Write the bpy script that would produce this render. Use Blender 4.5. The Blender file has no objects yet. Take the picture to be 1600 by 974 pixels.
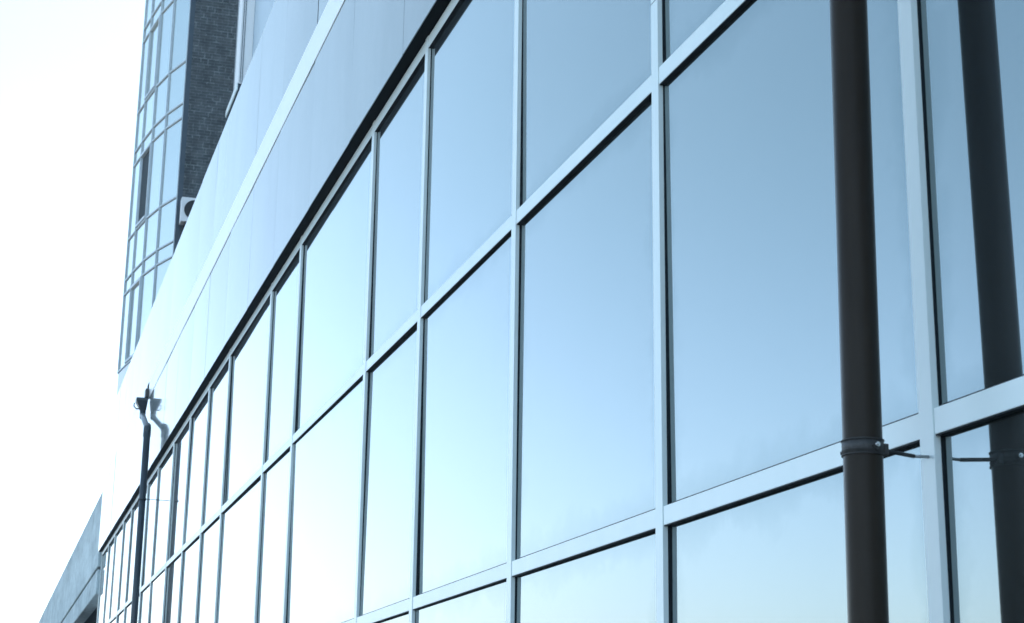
import bpy, bmesh, math, random
from mathutils import Matrix, Vector
random.seed(7)
C = bpy.context.scene.collection
R = math.radians

# ------------------------------------------------------------------ camera
EYE = 1.6                       # camera height above the pavement
cam_d = bpy.data.cameras.new("camera")
cam = bpy.data.objects.new("camera", cam_d); C.objects.link(cam)
rot = Matrix(((0.29675099, 0.24500438, 0.92299063),
              (0.95486351, -0.08949839, -0.28324144),
              (0.01321079, 0.96538225, -0.26050448)))
m4 = rot.to_4x4(); m4.translation = Vector((0, 0, EYE))
cam.matrix_world = m4
cam_d.lens = 58.995; cam_d.sensor_width = 36.0
cam_d.clip_start = 0.05; cam_d.clip_end = 6000
cam_d.dof.use_dof = True; cam_d.dof.focus_distance = 9.0; cam_d.dof.aperture_fstop = 9.0
bpy.context.scene.camera = cam

# ------------------------------------------------------------------ sky, sun, exposure
SUN_EL, SUN_AZ = 50.0, 50.0     # azimuth measured from -X towards +Y (sun is behind the building, far down the street)
W = bpy.data.worlds.new("World"); bpy.context.scene.world = W; W.use_nodes = True
nt = W.node_tree; bg = nt.nodes["Background"]
sky = nt.nodes.new("ShaderNodeTexSky"); sky.sky_type = 'NISHITA'; sky.sun_disc = False
sky.sun_elevation = R(SUN_EL)
sdir = Vector((-math.cos(R(SUN_EL)) * math.cos(R(SUN_AZ)), math.cos(R(SUN_EL)) * math.sin(R(SUN_AZ)), math.sin(R(SUN_EL))))
sky.sun_rotation = math.atan2(sdir.x, sdir.y)
sky.air_density = 1.0; sky.dust_density = 1.2; sky.ozone_density = 1.5
wb = nt.nodes.new("ShaderNodeMix"); wb.data_type = 'RGBA'; wb.blend_type = 'MULTIPLY'; wb.inputs[0].default_value = 1
wb.inputs[7].default_value = (.96, 1.0, .865, 1)          # the photograph's cool white balance
nt.links.new(sky.outputs[0], wb.inputs[6]); 
# thin milky haze that brightens the sky towards the horizon
tcw = nt.nodes.new("ShaderNodeTexCoord"); sep = nt.nodes.new("ShaderNodeSeparateXYZ"); nt.links.new(tcw.outputs["Generated"], sep.inputs[0])
mrw = nt.nodes.new("ShaderNodeMapRange"); mrw.interpolation_type = 'SMOOTHERSTEP'
mrw.inputs[1].default_value = -.02; mrw.inputs[2].default_value = .46; mrw.inputs[3].default_value = 1; mrw.inputs[4].default_value = 0
nt.links.new(sep.outputs[2], mrw.inputs[0])
hz = nt.nodes.new("ShaderNodeMix"); hz.data_type = 'RGBA'; hz.blend_type = 'MULTIPLY'
hz.inputs[7].default_value = (1.42, 1.32, 1.60, 1); nt.links.new(mrw.outputs[0], hz.inputs[0])
nt.links.new(wb.outputs[2], hz.inputs[6]); nt.links.new(hz.outputs[2], bg.inputs[0]); bg.inputs[1].default_value = 0.12
sun_d = bpy.data.lights.new("sun", 'SUN'); sun_d.energy = 3.0; sun_d.angle = R(0.5); sun_d.color = (1.0, .96, .9)
sun = bpy.data.objects.new("sun", sun_d); C.objects.link(sun)
sun.rotation_euler = sdir.to_track_quat('Z', 'Y').to_euler()
vs = bpy.context.scene.view_settings
vs.view_transform = 'Standard'; vs.look = 'None'; vs.gamma = 1.0; vs.use_curve_mapping = False
vs.exposure = 1.75

# ------------------------------------------------------------------ helpers
def tag(o, label=None, cat=None, group=None, kind=None):
    if label: o["label"] = label
    if cat: o["category"] = cat
    if group: o["group"] = group
    if kind: o["kind"] = kind
    return o
def empty(name, loc, label, cat, group=None):
    o = bpy.data.objects.new(name, None); C.objects.link(o); o.location = loc
    o.empty_display_size = .2
    return tag(o, label, cat, group)
class MB:
    def __init__(s): s.bm = bmesh.new()
    def box(s, x0, x1, y0, y1, z0, z1):
        vv = [s.bm.verts.new((x, y, z)) for z in (z0, z1) for x, y in ((x0, y0), (x1, y0), (x1, y1), (x0, y1))]
        for f in ((3, 2, 1, 0), (4, 5, 6, 7), (0, 1, 5, 4), (1, 2, 6, 5), (2, 3, 7, 6), (3, 0, 4, 7)):
            s.bm.faces.new([vv[i] for i in f])
        return s
    def prism(s, pts, z0, z1):           # pts counter-clockwise in plan
        a = [s.bm.verts.new((x, y, z0)) for x, y in pts]; b = [s.bm.verts.new((x, y, z1)) for x, y in pts]
        s.bm.faces.new(a[::-1]); s.bm.faces.new(b)
        n = len(pts)
        for i in range(n): s.bm.faces.new((a[i], a[(i+1) % n], b[(i+1) % n], b[i]))
        return s
    def obox(s, p, q, n, y0, y1, z0, z1):  # box along plan segment p-q; y0..y1 measured along outward normal n
        pts = [(p[0]+n[0]*y0, p[1]+n[1]*y0), (q[0]+n[0]*y0, q[1]+n[1]*y0), (q[0]+n[0]*y1, q[1]+n[1]*y1), (p[0]+n[0]*y1, p[1]+n[1]*y1)]
        ar = sum(pts[i][0]*pts[(i+1) % 4][1]-pts[(i+1) % 4][0]*pts[i][1] for i in range(4))
        return s.prism(pts if ar > 0 else pts[::-1], z0, z1)
    def tube(s, pts, rad, seg=32, cap=True):
        pts = [Vector(p) for p in pts]
        rad = rad if isinstance(rad, (list, tuple)) else [rad]*len(pts)
        rings = []; side = None
        for i, p in enumerate(pts):
            t = (pts[min(i+1, len(pts)-1)]-pts[max(i-1, 0)]).normalized()
            if side is None:
                side = t.cross(Vector((0, 0, 1)) if abs(t.z) < .9 else Vector((1, 0, 0))).normalized()
            side = (side-t*side.dot(t)).normalized(); up = t.cross(side)
            rings.append([s.bm.verts.new(p+(side*math.cos(2*math.pi*k/seg)+up*math.sin(2*math.pi*k/seg))*rad[i]) for k in range(seg)])
        for a, b in zip(rings, rings[1:]):
            for k in range(seg):
                f = s.bm.faces.new((a[k], a[(k+1) % seg], b[(k+1) % seg], b[k])); f.smooth = True
        if cap: s.bm.faces.new(rings[0][::-1]); s.bm.faces.new(rings[-1])
        return s
    def build(s, name, mat, parent=None, bevel=0):
        bmesh.ops.recalc_face_normals(s.bm, faces=s.bm.faces)
        me = bpy.data.meshes.new(name); s.bm.to_mesh(me); s.bm.free()
        o = bpy.data.objects.new(name, me); C.objects.link(o); me.materials.append(mat)
        if parent:
            o.parent = parent
            off = Vector(parent.location)
            p = parent.parent
            while p: off += Vector(p.location); p = p.parent
            me.transform(Matrix.Translation(-off))
        if bevel:
            b = o.modifiers.new("bevel", 'BEVEL'); b.width = bevel; b.segments = 2; b.limit_method = 'ANGLE'
        return o

# ------------------------------------------------------------------ materials
def new_mat(name):
    m = bpy.data.materials.new(name); m.use_nodes = True
    return m, m.node_tree, m.node_tree.nodes["Principled BSDF"]
def N(t, kind, **kw):
    n = t.nodes.new(kind)
    for k, v in kw.items(): setattr(n, k, v)
    return n
def noise(t, scale, detail=4, sc=(1, 1, 1), rough=.6):
    tc = N(t, "ShaderNodeTexCoord"); mp = N(t, "ShaderNodeMapping"); mp.inputs[3].default_value = sc
    t.links.new(tc.outputs["Object"], mp.inputs[0])
    n = N(t, "ShaderNodeTexNoise"); n.inputs["Scale"].default_value = scale; n.inputs["Detail"].default_value = detail
    n.inputs["Roughness"].default_value = rough
    t.links.new(mp.outputs[0], n.inputs[0]); return n
def ramp(t, src, c0, c1, p0=.3, p1=.7):
    r = N(t, "ShaderNodeValToRGB"); r.color_ramp.elements[0].position = p0; r.color_ramp.elements[1].position = p1
    r.color_ramp.elements[0].color = (*c0, 1); r.color_ramp.elements[1].color = (*c1, 1)
    t.links.new(src, r.inputs[0]); return r
def bump(t, p, src, strength, dist):
    b = N(t, "ShaderNodeBump"); b.inputs["Strength"].default_value = strength; b.inputs["Distance"].default_value = dist
    t.links.new(src, b.inputs["Height"]); t.links.new(b.outputs[0], p.inputs["Normal"]); return b
def plain(name, c0, c1, rough, scale=3, sc=(1, 1, 1), metallic=0, spec=.5, bmp=0, bs=60):
    m, t, p = new_mat(name)
    n = noise(t, scale, 6, sc); r = ramp(t, n.outputs[0], c0, c1)
    t.links.new(r.outputs[0], p.inputs["Base Color"])
    p.inputs["Roughness"].default_value = rough; p.inputs["Metallic"].default_value = metallic
    p.inputs["Specular IOR Level"].default_value = spec
    if bmp:
        n2 = noise(t, bs, 3); bump(t, p, n2.outputs[0], bmp, .002)
    return m

# reflective solar-control glass: a sharp mirror lobe with a faint film of dust that scatters
def glass(name, tint, film, soft=.14):
    m, t, p = new_mat(name)
    p.inputs["Metallic"].default_value = 1; p.inputs["Base Color"].default_value = (*tint, 1)
    p.inputs["Roughness"].default_value = .012
    n = noise(t, .35, 1); bump(t, p, n.outputs[0], .10, .01)
    q = N(t, "ShaderNodeBsdfPrincipled"); q.inputs["Metallic"].default_value = 1
    q.inputs["Base Color"].default_value = (*tint, 1); q.inputs["Roughness"].default_value = .33
    d = N(t, "ShaderNodeBsdfDiffuse"); d.inputs[0].default_value = (*film, 1)
    x = N(t, "ShaderNodeMixShader"); x.inputs[0].default_value = soft
    y = N(t, "ShaderNodeMixShader")
    dn = noise(t, .9, 7, (1, 1, .45), .62); mr = N(t, "ShaderNodeMapRange")
    mr.inputs[1].default_value = .35; mr.inputs[2].default_value = .75; mr.inputs[3].default_value = .002; mr.inputs[4].default_value = .022
    t.links.new(dn.outputs[0], mr.inputs[0]); t.links.new(mr.outputs[0], y.inputs[0])
    t.links.new(p.outputs[0], x.inputs[1]); t.links.new(q.outputs[0], x.inputs[2])
    t.links.new(x.outputs[0], y.inputs[1]); t.links.new(d.outputs[0], y.inputs[2])
    t.links.new(y.outputs[0], t.nodes["Material Output"].inputs[0])
    # irregular darker tint along the pane edges, and a slight difference from pane to pane
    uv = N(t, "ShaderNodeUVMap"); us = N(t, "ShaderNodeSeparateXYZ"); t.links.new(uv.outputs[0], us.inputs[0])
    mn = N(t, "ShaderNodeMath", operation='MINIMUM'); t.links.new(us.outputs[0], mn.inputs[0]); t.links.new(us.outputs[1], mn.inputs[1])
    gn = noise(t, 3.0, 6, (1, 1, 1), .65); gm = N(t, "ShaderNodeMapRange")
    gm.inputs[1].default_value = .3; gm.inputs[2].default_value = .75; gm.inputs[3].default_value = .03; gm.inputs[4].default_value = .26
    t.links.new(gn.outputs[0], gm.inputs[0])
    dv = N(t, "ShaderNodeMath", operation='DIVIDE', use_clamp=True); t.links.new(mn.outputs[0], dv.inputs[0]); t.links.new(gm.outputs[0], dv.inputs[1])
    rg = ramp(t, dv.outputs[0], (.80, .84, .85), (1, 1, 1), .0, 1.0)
    oi = N(t, "ShaderNodeObjectInfo"); om = N(t, "ShaderNodeMapRange"); om.inputs[3].default_value = .95; om.inputs[4].default_value = 1.05
    t.links.new(oi.outputs["Random"], om.inputs[0])
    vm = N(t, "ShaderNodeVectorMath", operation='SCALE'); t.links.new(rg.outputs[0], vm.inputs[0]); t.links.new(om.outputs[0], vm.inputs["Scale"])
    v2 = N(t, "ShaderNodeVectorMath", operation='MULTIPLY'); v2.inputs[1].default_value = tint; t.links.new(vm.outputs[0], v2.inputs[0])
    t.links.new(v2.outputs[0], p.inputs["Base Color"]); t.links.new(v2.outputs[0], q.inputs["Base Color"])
    return m
M = {}
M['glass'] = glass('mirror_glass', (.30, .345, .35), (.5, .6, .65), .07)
M['tower_glass'] = glass('tower_glass', (.76, .76, .72), (.5, .6, .65), .2)
M['frame'] = plain('powder_coated_aluminium', (.80, .90, .88), (.88, .96, .94), .28, 3, (1, 1, .25), bmp=.05, bs=400)
M['gasket'] = plain('black_rubber', (.003, .008, .012), (.008, .015, .020), .6, 30, spec=.3)
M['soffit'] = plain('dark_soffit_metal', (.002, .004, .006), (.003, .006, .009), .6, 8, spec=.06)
def fascia_mat():
    m, t, p = new_mat('silver_composite_panel')
    n = noise(t, 1.1, 5, (1, 1, .35)); r = ramp(t, n.outputs[0], (.25, .30, .31), (.31, .36, .37), .3, .75)
    oi = N(t, "ShaderNodeObjectInfo"); om = N(t, "ShaderNodeMapRange"); om.inputs[3].default_value = .84; om.inputs[4].default_value = 1.14
    t.links.new(oi.outputs["Random"], om.inputs[0])
    vm = N(t, "ShaderNodeVectorMath", operation='SCALE'); t.links.new(r.outputs[0], vm.inputs[0]); t.links.new(om.outputs[0], vm.inputs["Scale"])
    t.links.new(vm.outputs[0], p.inputs["Base Color"])
    p.inputs["Roughness"].default_value = .07; p.inputs["Specular IOR Level"].default_value = .2
    n2 = noise(t, .8, 1, (1, 1, .15)); bump(t, p, n2.outputs[0], .12, .01)
    return m
M['fascia'] = fascia_mat()
M['flashing'] = plain('white_flashing', (.90, .91, .90), (.94, .95, .94), .28, 2, spec=.9)
M['backing'] = plain('dark_backing', (.03, .035, .04), (.04, .045, .05), .8)
M['pipe'] = plain('dark_painted_pipe', (.018, .0125, .0085), (.036, .026, .018), .28, 9, (1, 1, .10), spec=.14, bmp=.3, bs=150)
M['far_pipe'] = plain('slate_painted_pipe', (.035, .05, .062), (.05, .068, .08), .4, 10, (1, 1, .3))
M['zinc'] = plain('galvanised_steel', (.28, .30, .31), (.42, .44, .45), .42, 25, metallic=.7)
M['bright_bolt'] = plain('zinc_bolt', (.6, .6, .6), (.75, .75, .75), .25, 80, metallic=1)
M['clamp'] = plain('weathered_clamp_steel', (.03, .03, .03), (.07, .065, .06), .5, 60, bmp=.5, bs=300)
M['white_plastic'] = plain('white_casing', (.62, .66, .68), (.74, .77, .78), .4, 4)
M['black'] = plain('black_metal', (.01, .012, .014), (.02, .022, .025), .5, 10)
M['tower_frame'] = plain('tower_frame_metal', (.50, .58, .63), (.58, .66, .70), .4, 5)
M['tower_panel'] = plain('tower_spandrel_panel', (.62, .68, .72), (.70, .76, .80), .35, 2)
M['dark_frame'] = plain('dark_anodised_frame', (.03, .05, .07), (.045, .065, .085), .4, 5)
M['room'] = plain('dark_room', (.06, .09, .105), (.09, .12, .14), .9, 2)
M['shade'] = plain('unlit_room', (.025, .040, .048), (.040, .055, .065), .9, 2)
M['wall'] = plain('pale_upper_wall', (.46, .58, .66), (.52, .64, .72), .45, .8, (1, 1, .4))
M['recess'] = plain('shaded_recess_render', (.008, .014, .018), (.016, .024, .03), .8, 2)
M['ground'] = plain('distant_ground', (.16, .16, .15), (.24, .23, .21), .95, .02)
M['paving'] = plain('paving', (.13, .13, .125), (.19, .185, .18), .9, 2, bmp=.3)
M['asphalt'] = plain('asphalt', (.04, .04, .042), (.065, .065, .065), .92, 4, bmp=.5, bs=200)
M['kerb'] = plain('kerb_stone', (.25, .25, .24), (.35, .35, .33), .85, 6)
M['line'] = plain('road_paint', (.6, .6, .58), (.78, .78, .76), .7, 10)
def brick_mat():
    m, t, p = new_mat('dark_brick')
    tc = N(t, "ShaderNodeTexCoord"); sx = N(t, "ShaderNodeSeparateXYZ"); cx = N(t, "ShaderNodeCombineXYZ")
    t.links.new(tc.outputs["Object"], sx.inputs[0]); t.links.new(sx.outputs[1], cx.inputs[0]); t.links.new(sx.outputs[2], cx.inputs[1])
    b = N(t, "ShaderNodeTexBrick"); b.inputs["Scale"].default_value = 1
    b.inputs["Brick Width"].default_value = .26; b.inputs["Row Height"].default_value = .075; b.inputs["Mortar Size"].default_value = .008
    b.inputs["Color1"].default_value = (.035, .045, .05, 1); b.inputs["Color2"].default_value = (.055, .065, .07, 1); b.inputs["Mortar"].default_value = (.085, .10, .11, 1)
    b.inputs["Mortar Smooth"].default_value = .3
    t.links.new(cx.outputs[0], b.inputs[0])
    n = noise(t, 3.5, 6); r = ramp(t, n.outputs[0], (.6, .6, .6), (1.5, 1.5, 1.5))
    mx = N(t, "ShaderNodeMix", data_type='RGBA', blend_type='MULTIPLY'); mx.inputs[0].default_value = 1
    t.links.new(b.outputs[0], mx.inputs[6]); t.links.new(r.outputs[0], mx.inputs[7]); t.links.new(mx.outputs[2], p.inputs["Base Color"])
    # pale mortar showing at some of the brick ends
    b2 = N(t, "ShaderNodeTexBrick"); b2.inputs["Scale"].default_value = 1; b2.inputs["Brick Width"].default_value = .17; b2.inputs["Row Height"].default_value = .15
    b2.inputs["Mortar Size"].default_value = .014; b2.inputs["Color1"].default_value = (0, 0, 0, 1); b2.inputs["Color2"].default_value = (0, 0, 0, 1); b2.inputs["Mortar"].default_value = (1, 1, 1, 1)
    t.links.new(cx.outputs[0], b2.inputs[0])
    n5 = noise(t, 5.0, 3, (1, 1, 1.0), .7); r5 = ramp(t, n5.outputs[0], (0, 0, 0), (.5, .5, .5), .48, .62)
    ml = N(t, "ShaderNodeMath", operation='MULTIPLY'); t.links.new(b2.outputs[0], ml.inputs[0]); t.links.new(r5.outputs[0], ml.inputs[1])
    m5 = N(t, "ShaderNodeMix", data_type='RGBA'); t.links.new(ml.outputs[0], m5.inputs[0]); t.links.new(mx.outputs[2], m5.inputs[6]); m5.inputs[7].default_value = (.22, .27, .28, 1)
    t.links.new(m5.outputs[2], p.inputs["Base Color"])
    p.inputs["Roughness"].default_value = .85; bump(t, p, b.outputs[1], -.5, .006)
    return m
M['brick'] = brick_mat()
def concrete_mat():
    m, t, p = new_mat('stained_concrete')
    n = noise(t, .55, 9, (.35, 1, 1), .68); r = ramp(t, n.outputs[0], (.37, .46, .48), (.66, .77, .79), .36, .62)
    n3 = noise(t, 6, 8, (.6, 1, .5), .75); r3 = ramp(t, n3.outputs[0], (.6, .63, .63), (1, 1, 1), .36, .52)
    mx = N(t, "ShaderNodeMix", data_type='RGBA', blend_type='MULTIPLY'); mx.inputs[0].default_value = 1
    t.links.new(r.outputs[0], mx.inputs[6]); t.links.new(r3.outputs[0], mx.inputs[7]); t.links.new(mx.outputs[2], p.inputs["Base Color"])
    p.inputs["Roughness"].default_value = .85; bump(t, p, n3.outputs[0], .4, .01)
    return m
M['concrete'] = concrete_mat()

# ------------------------------------------------------------------ ground
E0 = EYE
def Z(z): return z + E0          # heights below are measured from the eye
tag(MB().box(-3000, 3000, -3000, 3000, -.6, -.16).build('ground', M['ground']), kind='structure')
tag(MB().box(-300, 120, -2.2, 2.52, -.5, 0).build('pavement', M['paving']), kind='structure')
tag(MB().box(-300, 120, -2.35, -2.202, -.5, .004).build('kerb', M['kerb'], bevel=.01), kind='structure')
tag(MB().box(-300, 120, -10.5, -2.352, -.5, -.13).build('road', M['asphalt']), kind='structure')
rl = MB()
for i in range(60): rl.box(-290+i*6.5, -287+i*6.5, -6.5, -6.38, -.128, -.126)
tag(rl.build('road_marking', M['line']), kind='structure')

# ------------------------------------------------------------------ the glazed office building
D = 2.5; YG = D                  # glass plane
XEND = -40.7; XNEAR = 8.3
off = empty('office_building', (0, YG, 0), 'long office building with mirror glass wall in pale frames under a silver panel fascia', 'building')
MX = [-.8415-.0, -1.6335, -2.428, -3.222, -4.036, -4.683, -5.898, -6.562, -7.757, -8.502, -9.308, -10.14, -11.05, -11.77, -13.05, -13.79, -14.68, -15.40, -16.25]
MX = [m*D for m in MX]
k = MX[0]
right = []
while k < XNEAR-2.5: k += 1.985; right.append(k)
MX = right[::-1] + MX            # right to left
TR = [(-.93, -.855), (.902, .976), (2.739, 2.815), (4.60, 4.685)]   # transom bottoms / tops
CW = .0375                       # half width of the frame caps
MD, TD = .0265, .0235            # how far mullions / transoms stand proud of the glass
PZ0 = -1.1
def bowed(mb, x0, x1, z0, z1, nx=8, nz=8):
    # a sealed glass unit: its outer sheet is drawn in or pushed out a millimetre
    b = random.uniform(-.0014, .0010); bm = mb.bm; g = []
    for i in range(nx+1):
        g.append([bm.verts.new((x0+(x1-x0)*i/nx, YG-b*math.sin(math.pi*i/nx)*math.sin(math.pi*j/nz), z0+(z1-z0)*j/nz)) for j in range(nz+1)])
    for i in range(nx):
        for j in range(nz): bm.faces.new((g[i][j], g[i+1][j], g[i+1][j+1], g[i][j+1])).smooth = True
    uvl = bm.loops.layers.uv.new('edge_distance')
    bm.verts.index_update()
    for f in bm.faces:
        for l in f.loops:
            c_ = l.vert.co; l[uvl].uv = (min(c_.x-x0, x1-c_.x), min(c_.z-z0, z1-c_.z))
    c = [bm.verts.new((x, y, z)) for y in (YG, YG+.012) for x, z in ((x0, z0), (x1, z0), (x1, z1), (x0, z1))]
    for f in ((4, 5, 6, 7), (0, 4, 5, 1), (1, 5, 6, 2), (2, 6, 7, 3), (3, 7, 4, 0)): bm.faces.new([c[k] for k in f])
    return mb
MB().box(XEND-.02, XNEAR, YG-.03, YG+.2, Z(-1.6), Z(PZ0)).build('plinth', M['concrete'], off)
for i, x in enumerate(MX):
    xl = x-CW if i < len(MX)-1 else x-CW*1.1
    MB().box(xl, x+CW, YG-MD, YG+.08, Z(PZ0)+.002, Z(4.690)).build('mullion', M['frame'], off, bevel=.0016)
    if i == len(right)+2: MB().box(xl-.0003, x+CW+.0003, YG-MD-.0004, YG-MD+.02, Z(3.13), Z(3.133)).build('splice_joint', M['gasket'], off)
for a, b in zip(MX[1:], MX[:-1]):
    x0, x1 = a+CW+.0025, b-CW-.0012
    for (z0, z1) in TR:
        MB().box(x0, x1, YG-TD, YG+.07, Z(z0), Z(z1)).build('transom', M['frame'], off, bevel=.0013)
    rows = [(PZ0, TR[0][0])] + [(TR[j][1], TR[j+1][0]) for j in range(3)]
    for (z0, z1) in rows:
        bm = MB(); px0, px1 = a+CW-.004, b-CW+.004
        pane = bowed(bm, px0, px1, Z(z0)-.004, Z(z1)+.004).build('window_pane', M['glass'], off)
        # every pane sits a hair out of true
        c = Vector(((px0+px1)/2, 0, (Z(z0)+Z(z1))/2))
        rm = Matrix.Translation(c) @ Matrix.Rotation(R(random.gauss(0, .16)), 4, 'X') @ Matrix.Rotation(R(random.gauss(0, .12)), 4, 'Z') @ Matrix.Translation(-c)
        pane.data.transform(rm)
        g = MB(); gd = .0052; gt = .004; xa, xb, za, zb = a+CW+.0002, b-CW-.0002, Z(z0)+.0002, Z(z1)-.0002
        g.box(xa, xa+gt, YG-gd, YG+.006, za, zb).box(xb-gt, xb, YG-gd, YG+.006, za, zb)
        g.box(xa+gt, xb-gt, YG-gd, YG+.006, za, za+.0102).box(xa+gt, xb-gt, YG-TD+.002, YG+.006, zb-gt, zb)  # deep top strip blackens the transom underside, standing in for its shade
        g.build('gasket', M['gasket'], pane)
MB().box(XEND+.02, XNEAR, YG+.09, YG+.5, Z(-1.6), Z(4.6)).build('inner_wall', M['backing'], off)
# soffit, fascia panels, flashing
YF = D-.11
ZE = 4.6925
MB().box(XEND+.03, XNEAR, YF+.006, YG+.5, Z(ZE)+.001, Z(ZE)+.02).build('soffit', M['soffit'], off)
MB().box(XEND+.04, XNEAR, YF+.03, YG+.5, Z(ZE)+.021, Z(7.90)).build('parapet_core', M['backing'], off)
seam = [-10.43, -12.20, -13.93, -15.78, -17.51, -19.28, -21.12, -22.82]
xs = [XEND]; s = -22.82
tmp = []
while s > XEND+1.2: tmp.append(s); s -= 1.77
xs = sorted([XEND]+tmp+seam[:-1]); s = -10.43
while s < XNEAR-1.8: s += 1.77; xs.append(s)
xs.append(XNEAR)
FZ0, FZ1, FTOP = 6.107, 6.435, 7.93
def panel(x0, x1, z0, z1):
    bm = MB().bm; g = .008
    NX, NZ = 5, 5; bulge = random.uniform(.001, .003); tx = max(-.006, min(.006, random.gauss(0, .0035))); tz = random.gauss(0, .0015)
    vv = [[None]*(NZ+1) for _ in range(NX+1)]
    for a in range(NX+1):
        for b in range(NZ+1):
            u, v = a/NX, b/NZ
            y = YF - bulge*math.sin(math.pi*u)*math.sin(math.pi*v) + tx*(u-.5)+tz*(v-.5)
            vv[a][b] = bm.verts.new((x0+g+(x1-x0-2*g)*u, y, Z(z0)+(z1-z0)*v))
    for a in range(NX):
        for b in range(NZ):
            f = bm.faces.new((vv[a][b], vv[a+1][b], vv[a+1][b+1], vv[a][b+1])); f.smooth = True
    rim = [vv[a][0] for a in range(NX)]+[vv[NX][b] for b in range(NZ)]+[vv[a][NZ] for a in range(NX, 0, -1)]+[vv[0][b] for b in range(NZ, 0, -1)]
    F = [bm.verts.new(v.co) for v in rim]; B = [bm.verts.new((v.co.x, YF+.025, v.co.z)) for v in rim]
    for k in range(len(rim)): bm.faces.new((F[k], F[(k+1) % len(rim)], B[(k+1) % len(rim)], B[k]))
    bm.faces.new(B)
    m = MB(); m.bm.free(); m.bm = bm
    o = m.build('fascia_panel', M['fascia'], off)
    bmc = None
    return o
for x0, x1 in zip(xs, xs[1:]):
    if x1 < -29.0:
        panel(x0, x1, ZE+.002, FZ1-.003)
    else:
        panel(x0, x1, ZE+.002, FZ0-.0045)
    panel(x0, x1, FZ1+.003, FTOP)
for x in xs[1:-1]:
    MB().box(x-.0078, x+.0078, YF+.0015, YF+.028, Z(ZE)+.004, Z(FTOP)-.004).build('panel_joint', M['soffit'], off)
st = MB()
bm = st.bm; sec = [(YF-.007, Z(FZ0)-.004), (YF-.008, Z(FZ0)+.004), (YF-.007, Z(FZ1)), (YF+.029, Z(FZ1)), (YF+.029, Z(FZ0)-.004)]
A_ = [bm.verts.new((-29.45, y, z)) for y, z in sec]; B_ = [bm.verts.new((XNEAR, y, z)) for y, z in sec]
bm.faces.new(A_); bm.faces.new(B_[::-1])
for k in range(5): bm.faces.new((A_[k], A_[(k+1) % 5], B_[(k+1) % 5], B_[k]))
st.build('flashing_strip', M['flashing'], off, bevel=.003)
MB().box(XEND+.02, XNEAR, YF+.026, 4.24, Z(7.90)+.002, Z(7.93)-.003).build('roof', M['backing'], off)
MB().box(-34.1, XNEAR, 4.262, 4.6, Z(7.80), Z(20)).build('upper_wall', M['wall'], off)
MB().box(XEND+.02, XNEAR, YG+.51, 14, Z(-1.6), Z(7.89)).build('core', M['backing'], off)

# ------------------------------------------------------------------ near drainpipe
pz0, pz1 = Z(-1.55), Z(9.0)
def px_near(z): return -1.630*D
def py_near(z): return 2.274+.0105*(z-1.5)
YP = 2.274
ztop, zbot = 3.6, -1.55
near = empty('drainpipe', (px_near(-1.55), YP, 0), 'thick dark brown drainpipe in the foreground strapped in front of the mirror windows', 'drainpipe')
NR = .0545
MB().tube([(px_near(zbot), py_near(zbot), Z(zbot)), (px_near(0), py_near(0), Z(0)), (px_near(ztop), py_near(ztop), Z(ztop)), (px_near(4.2), py_near(4.2), Z(4.2))], NR, 64).build('pipe', M['pipe'], near)
# it swings out round the fascia above the picture
MB().tube([(px_near(4.15), py_near(4.15), Z(4.15)), (px_near(4.2), py_near(4.2), Z(4.22)), (px_near(4.2), YP-.02, Z(4.4)), (px_near(4.2), YF-.16, Z(4.7)), (px_near(4.2), YF-.16, Z(7.9))], NR*1.06, 48).build('upper_pipe', M['pipe'], near)
zc = .853; cx = px_near(zc); YP = py_near(zc)
cl = MB()
n = 64
def band(mb, cx, cy, r0, r1, z0, z1, seg=64):
    bm = mb.bm; L = []
    for k in range(seg):
        a = 2*math.pi*k/seg; c, s_ = math.cos(a), math.sin(a)
        L.append([bm.verts.new((cx+c*r, cy+s_*r, z)) for r, z in ((r0, z0), (r1, z0), (r1, z1), (r0, z1))])
    for k in range(seg):
        p, q = L[k], L[(k+1) % seg]
        for j in range(4):
            f = bm.faces.new((p[j], q[j], q[(j+1) % 4], p[(j+1) % 4])); f.smooth = j in (1, 3)
    return mb
band(cl, cx, YP, NR+.0003, NR+.0028, Z(zc)-.022, Z(zc)+.022)
band(cl, cx, YP, NR+.0028, NR+.0048, Z(zc)-.022, Z(zc)-.0185)
band(cl, cx, YP, NR+.0028, NR+.0048, Z(zc)+.0185, Z(zc)+.022)
band(cl, cx, YP, NR+.0028, NR+.0040, Z(zc)-.009, Z(zc)-.006)
clamp = cl.build('clamp', M['clamp'], near)
# flange plates and bolts: direction seen from the eye
vd = Vector((cx, YP, 0)).normalized(); rt = Vector((-vd.y, vd.x, 0))*-1
def on_pipe(ang, rr, dz): # ang from the point of the pipe nearest the eye, positive to the right in the picture
    d = (-vd*math.cos(ang)+rt*math.sin(ang)); return Vector((cx, YP, Z(zc)+dz))+d*rr, d
p, d = on_pipe(R(38), NR+.003, 0)
MB().tube([p-d*.002, p+d*.006], .014, 4).build('flange', M['clamp'], clamp, bevel=.001)
p, d = on_pipe(R(38), NR+.006, .002)
MB().tube([p, p+d*.009], .0072, 6).tube([p+d*.009, p+d*.012], .0035, 12).build('bolt', M['bright_bolt'], clamp)
p, d = on_pipe(R(88), NR+.0, 0)
MB().box(cx+.012, cx+.034, YP+.044, YP+.062, Z(zc)-.02, Z(zc)+.012).build('flange', M['clamp'], clamp, bevel=.002)
p, d = on_pipe(R(-90), NR, -.012)
MB().tube([p-d*.004, p+d*.007], .0045, 8).build('bolt', M['clamp'], clamp)
MB().tube([(cx+.022, YP+.055, Z(zc)-.006), (MX[len(right)+1]+.004, YG-MD-.045, Z(.843))], .0058, 16).build('rod', M['black'], near)
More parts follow.
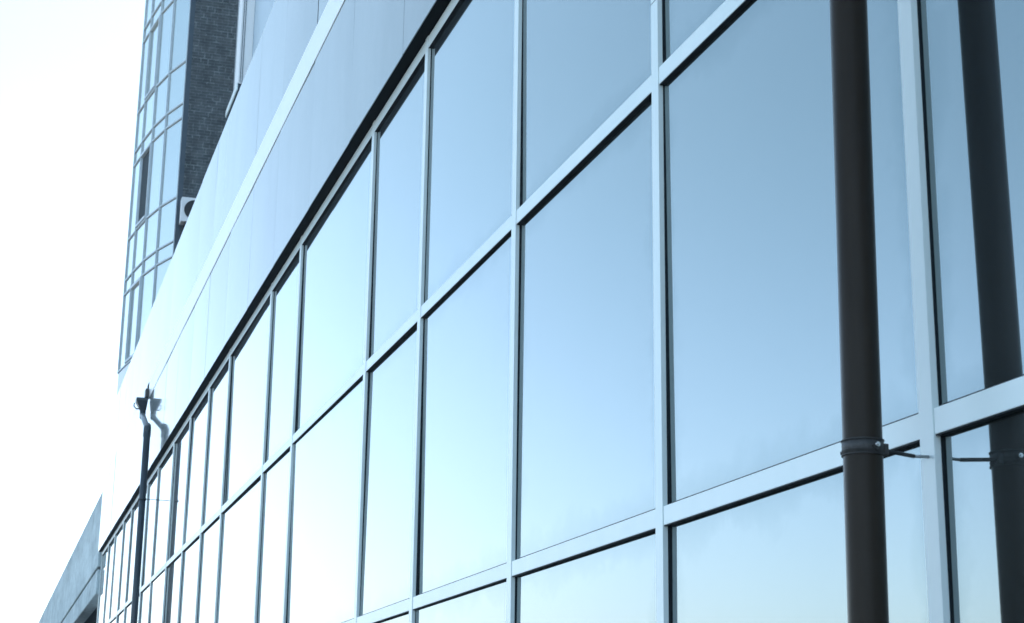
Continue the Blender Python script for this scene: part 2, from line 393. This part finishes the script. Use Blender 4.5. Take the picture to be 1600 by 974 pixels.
MB().tube([(MX[len(right)+1]+.004, YG-MD-.045, Z(.843)), (MX[len(right)+1]+.006, YG-MD+.001, Z(.844))], .0045, 16).build('rod_tip', M['zinc'], near)

# ------------------------------------------------------------------ far drainpipe with hopper
HX = -29.35; VX = -27.5; YV = 2.245
far = empty('drainpipe', (VX, YV, 0), 'slate drainpipe with a funnel hopper at the far end of the white fascia strip', 'drainpipe')
MB().tube([(VX+.10, YV, Z(-1.55)), (VX+.03, YV, Z(2)), (VX, YV, Z(5.16))], .055, 32).build('pipe', M['far_pipe'], far)
MB().tube([(VX-.02, YV, Z(5.08)), (VX-.01, YV, Z(5.20)), (VX-.16, YV+.01, Z(5.28))], .062, 32).build('elbow', M['far_pipe'], far)
MB().tube([(VX-.1, YV+.005, Z(5.24)), (HX+.25, YF-.095, Z(5.70)), (HX+.04, YF-.093, Z(5.78))], .046, 32).build('slanted_pipe', M['zinc'], far)
MB().tube([(HX+.06, YF-.093, Z(5.74)), (HX, YF-.093, Z(5.80)), (HX, YF-.093, Z(5.90))], .052, 32).build('collar', M['far_pipe'], far)
h = MB(); bm = h.bm
lo = [(-.055, YF-.148), (.055, YF-.148), (.055, YF-.04), (-.055, YF-.04)]; hi = [(-.12, YF-.223), (.12, YF-.223), (.12, YF-.026), (-.12, YF-.026)]
A = [bm.verts.new((HX+x, y, Z(5.88))) for x, y in lo]; B = [bm.verts.new((HX+x, y, Z(6.03))) for x, y in hi]; T = [bm.verts.new((HX+x, y, Z(6.08))) for x, y in hi]
I = [bm.verts.new((HX+x*.93, y*.0+YF-.1245+(y-(YF-.1245))*.93, Z(6.08))) for x, y in hi]; J = [bm.verts.new((HX+x*.9, YF-.094+(y-(YF-.094))*.9, Z(5.90))) for x, y in lo]
bm.faces.new(A[::-1])
for a, b in ((A, B), (B, T), (T, I), (I, J)):
    for k in range(4): bm.faces.new((a[k], a[(k+1) % 4], b[(k+1) % 4], b[k]))
bm.faces.new(J)
hop = h.build('hopper', M['far_pipe'], far)
MB().tube([(HX-.13, YF-.235, Z(6.02)), (HX-.1, YF-.245, Z(5.96)), (HX-.02, YF-.205, Z(5.90)), (HX-.02, YF-.16, Z(5.90))], .011, 10).build('hook', M['far_pipe'], hop)
MB().box(HX-.12, HX+.10, YF-.075, YF-.015, Z(6.10), Z(6.25)).build('outlet_box', M['clamp'], far, bevel=.004)
MB().tube([(HX, YF-.055, Z(6.13)), (HX, YF-.06, Z(6.03))], .024, 20).build('outlet_spout', M['far_pipe'], far)
zk = 4.05
ck = MB(); band(ck, VX+.015, YV, .0553, .062, Z(zk)-.02, Z(zk)+.02, 32); c2 = ck.build('clamp', M['far_pipe'], far)
MB().tube([(VX+.015, YV-.055, Z(zk)), (VX+.015, YV-.075, Z(zk))], .012, 8).build('bolt', M['zinc'], c2)
MB().tube([(VX+.015, YV+.05, Z(zk)), (VX+.015, YG, Z(zk))], .006, 10).build('rod', M['far_pipe'], far)
zk = 1.9
ck = MB(); band(ck, VX+.03, YV, .0553, .062, Z(zk)-.02, Z(zk)+.02, 32); ck.build('clamp', M['far_pipe'], far)

# ------------------------------------------------------------------ tower with a bowed glass bay
SC = 1.1
V = [(-37.66, 2.35), (-36.85, 2.447), (-35.87, 2.59), (-34.98, 2.79), (-34.12, 3.07)]
V = [(x*SC, y*SC) for x, y in V]
LEFT = [(-42.6, 2.66), (-43.6, 2.98), (-44.4, 3.45)]
tow = empty('apartment_tower', (V[2][0], V[2][1], 0), 'tall apartment tower with a bowed blue glass bay and a dark brick side wall', 'building')
ST = 3.41
base = 9.20
def nrm(p, q):
    dx, dy = q[0]-p[0], q[1]-p[1]; l = math.hypot(dx, dy); return (dy/l, -dx/l)
levels = []
for s_ in range(6): levels += [base+ST*s_, base+ST*s_+1.965, base+ST*s_+2.34]
ztop = base+ST*6
loop = LEFT[::-1]+V
body = [(x, y+.16) for x, y in loop]+[(V[4][0], 3.86), (V[4][0], 14), (LEFT[-1][0], 14)]
body[7] = (V[4][0]-.02, V[4][1]+.16)
MB().prism(body, Z(-1.6), Z(ztop)).build('wall', M['room'], tow)
for i in range(len(loop)-1):
    p, q = loop[i], loop[i+1]; n_ = nrm(p, q)
    MB().obox(p, q, n_, -.10, 0, Z(-1.6), Z(base)-.04).build('spandrel_panel', M['tower_panel'], tow)
for i in range(4):
    p, q = V[i], V[i+1]; n_ = nrm(p, q)
    ux, uy = (q[0]-p[0]), (q[1]-p[1]); l = math.hypot(ux, uy); ux /= l; uy /= l
    P = (p[0]+ux*.024, p[1]+uy*.024); Q = (q[0]-ux*.024, q[1]-uy*.024)
    for j, z in enumerate(levels):
        zt = levels[j+1] if j+1 < len(levels) else ztop
        MB().obox(P, Q, n_, -.06, .020, Z(z)-.018, Z(z)+.018).build('transom', M['tower_frame'], tow)
        tall = j % 3 == 0
        openw = tall and i == 1 and j == 3
        if openw:
            # an open casement: a dark sheet stands in for the unlit room, the frame stays
            f = MB(); t_ = .05
            P1 = (P[0]+ux*t_, P[1]+uy*t_); Q1 = (Q[0]-ux*t_, Q[1]-uy*t_)
            f.obox(P, P1, n_, -.05, -.01, Z(z)+.031, Z(zt)-.031).obox(Q1, Q, n_, -.05, .03, Z(z)+.031, Z(zt)-.031)
            f.obox(P1, Q1, n_, -.05, .05, Z(z)+.031, Z(z)+.09).obox(P1, Q1, n_, -.05, .05, Z(zt)-.09, Z(zt)-.031)
            w = f.build('open_window', M['tower_frame'], tow)
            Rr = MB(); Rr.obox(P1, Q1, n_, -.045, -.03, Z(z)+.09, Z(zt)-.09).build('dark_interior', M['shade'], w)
            continue
        tilt = random.gauss(0, .004)
        pane = MB().obox(P, Q, n_, -.03, -.01, Z(z)+.025, Z(zt)-.025).build('window_pane', M['tower_glass'], tow)
        if tall and i == 1:
            f = MB(); t_ = .05
            P1 = (P[0]+ux*t_, P[1]+uy*t_); Q1 = (Q[0]-ux*t_, Q[1]-uy*t_)
            f.obox(P, P1, n_, -.009, .045, Z(z)+.032, Z(zt)-.032).obox(Q1, Q, n_, -.009, .045, Z(z)+.032, Z(zt)-.032)
            f.obox(P1, Q1, n_, -.009, .045, Z(z)+.032, Z(z)+.085).obox(P1, Q1, n_, -.009, .045, Z(zt)-.085, Z(zt)-.032)
            f.build('sash', M['tower_frame'], pane)
for i, p in enumerate(V):
    if i < 4: n_ = nrm(V[i], V[i+1])
    else: n_ = nrm(V[3], V[4])
    yb = .08 if i < 4 else -.005
    MB().prism([(p[0]-.014, p[1]-.026), (p[0]+.014, p[1]-.026), (p[0]+.014, p[1]+yb), (p[0]-.014, p[1]+yb)], Z(base)-.04, Z(ztop)).build('mullion', M['tower_frame'], tow)
MB().box(V[4][0]-.05, V[4][0]+.03, V[4][1]-.003, 3.485, Z(-1.6), Z(ztop)).build('corner_frame', M['dark_frame'], tow)
MB().box(V[4][0]-.6, V[4][0]+.02, 3.487, 9, Z(-1.6), Z(ztop)+.01).build('brick_wall', M['brick'], tow)

# glazed balcony on the tower side
balc = MB().box(-34.2, -32.6, 4.0, 4.26, Z(13.40), Z(13.52)).build('balcony_slab', M['dark_frame'], tow)
MB().box(-34.23, -32.58, 3.975, 3.999, Z(13.39), Z(13.54)).build('slab_edge', M['frame'], balc)
bal = MB().box(-33.2, -32.6, 4.0, 4.258, Z(13.542), Z(20)).build('balcony_enclosure', M['flashing'], tow)
MB().box(-32.599, -32.585, 4.035, 4.045, Z(13.56), Z(20)).box(-32.599, -32.585, 4.075, 4.085, Z(13.56), Z(20)).build('joint_strip', M['dark_frame'], bal)
MB().box(-33.21, -33.17, 3.985, 3.9995, Z(13.56), Z(20)).build('corner_trim', M['zinc'], bal)

# ------------------------------------------------------------------ air conditioner
ax0 = V[4][0]+.12; ac_y0 = 3.44; az0, az1 = 11.88, 12.47
ac = empty('air_conditioner', (ax0, ac_y0+.4, Z(az0)), 'white outdoor air conditioner unit with round black fan on the dark brick tower wall', 'air conditioner')
MB().box(ax0, ax0+.3, ac_y0, ac_y0+.82, Z(az0), Z(az1)).build('casing', M['white_plastic'], ac, bevel=.015)
fcx, fcy, fcz = ax0+.301, ac_y0+.30, Z((az0+az1)/2)
fr = MB(); fr.tube([(fcx, fcy, fcz), (fcx+.004, fcy, fcz)], .235, 40); fan = fr.build('fan', M['black'], ac)
gr = MB()
for r_ in (.06, .11, .16, .21):
    n2 = 36
    gr.tube([(fcx+.012, fcy+r_*math.cos(2*math.pi*k/n2), fcz+r_*math.sin(2*math.pi*k/n2)) for k in range(n2+1)], .003, 6, False)
for k in range(8):
    a = math.pi*k/8; gr.tube([(fcx+.014, fcy+.235*math.cos(a), fcz+.235*math.sin(a)), (fcx+.014, fcy-.235*math.cos(a), fcz-.235*math.sin(a))], .003, 6)
gr.build('grille', M['black'], fan)
for yy in (ac_y0+.1, ac_y0+.7):
    MB().box(V[4][0]+.022, ax0+.32, yy, yy+.04, Z(az0)-.045, Z(az0)-.002).box(V[4][0]+.022, V[4][0]+.06, yy, yy+.04, Z(az0)-.45, Z(az0)-.047).build('bracket', M['black'], ac)

# ------------------------------------------------------------------ concrete building down the street
cb = empty('concrete_building', (-75, 2.4, 0), 'weathered grey concrete building with a deep plain parapet beyond the end of the glass facade', 'building')
YC = 2.40; CX0, CX1 = -112, -40.8
MB().box(CX0, CX1, YC, YC+.35, Z(4.36), Z(6.19)).build('parapet', M['concrete'], cb, bevel=.02)
MB().box(CX0, CX1, YC+.05, YC+.4, Z(4.30), Z(4.358)).build('groove', M['backing'], cb)
MB().box(CX0, CX1, YC+.01, YC+.30, Z(3.73), Z(4.298)).build('floor_slab', M['concrete'], cb, bevel=.02)
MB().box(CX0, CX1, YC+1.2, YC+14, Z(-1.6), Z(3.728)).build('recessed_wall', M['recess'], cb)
MB().box(CX0, CX1, YC+.36, YC+14, Z(4.36), Z(5.9)).build('roof', M['concrete'], cb)
x = CX1-3
while x > CX0:
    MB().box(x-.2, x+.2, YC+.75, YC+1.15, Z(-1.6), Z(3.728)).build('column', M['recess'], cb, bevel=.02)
    x -= 6

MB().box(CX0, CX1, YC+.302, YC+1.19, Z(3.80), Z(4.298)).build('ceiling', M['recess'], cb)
# ------------------------------------------------------------------ light haze in the street air
hzm = bpy.data.materials.new('haze'); hzm.use_nodes = True; ht = hzm.node_tree
ht.nodes.remove(ht.nodes["Principled BSDF"])
pv = ht.nodes.new("ShaderNodeVolumePrincipled"); pv.inputs["Color"].default_value = (.80, .93, 1, 1); pv.inputs["Density"].default_value = .0012
pv.inputs["Anisotropy"].default_value = .2
ht.links.new(pv.outputs[0], ht.nodes["Material Output"].inputs["Volume"])
tag(MB().box(-3010, 3010, -3010, 3010, -1.6, 32).build('haze', hzm), kind='stuff')
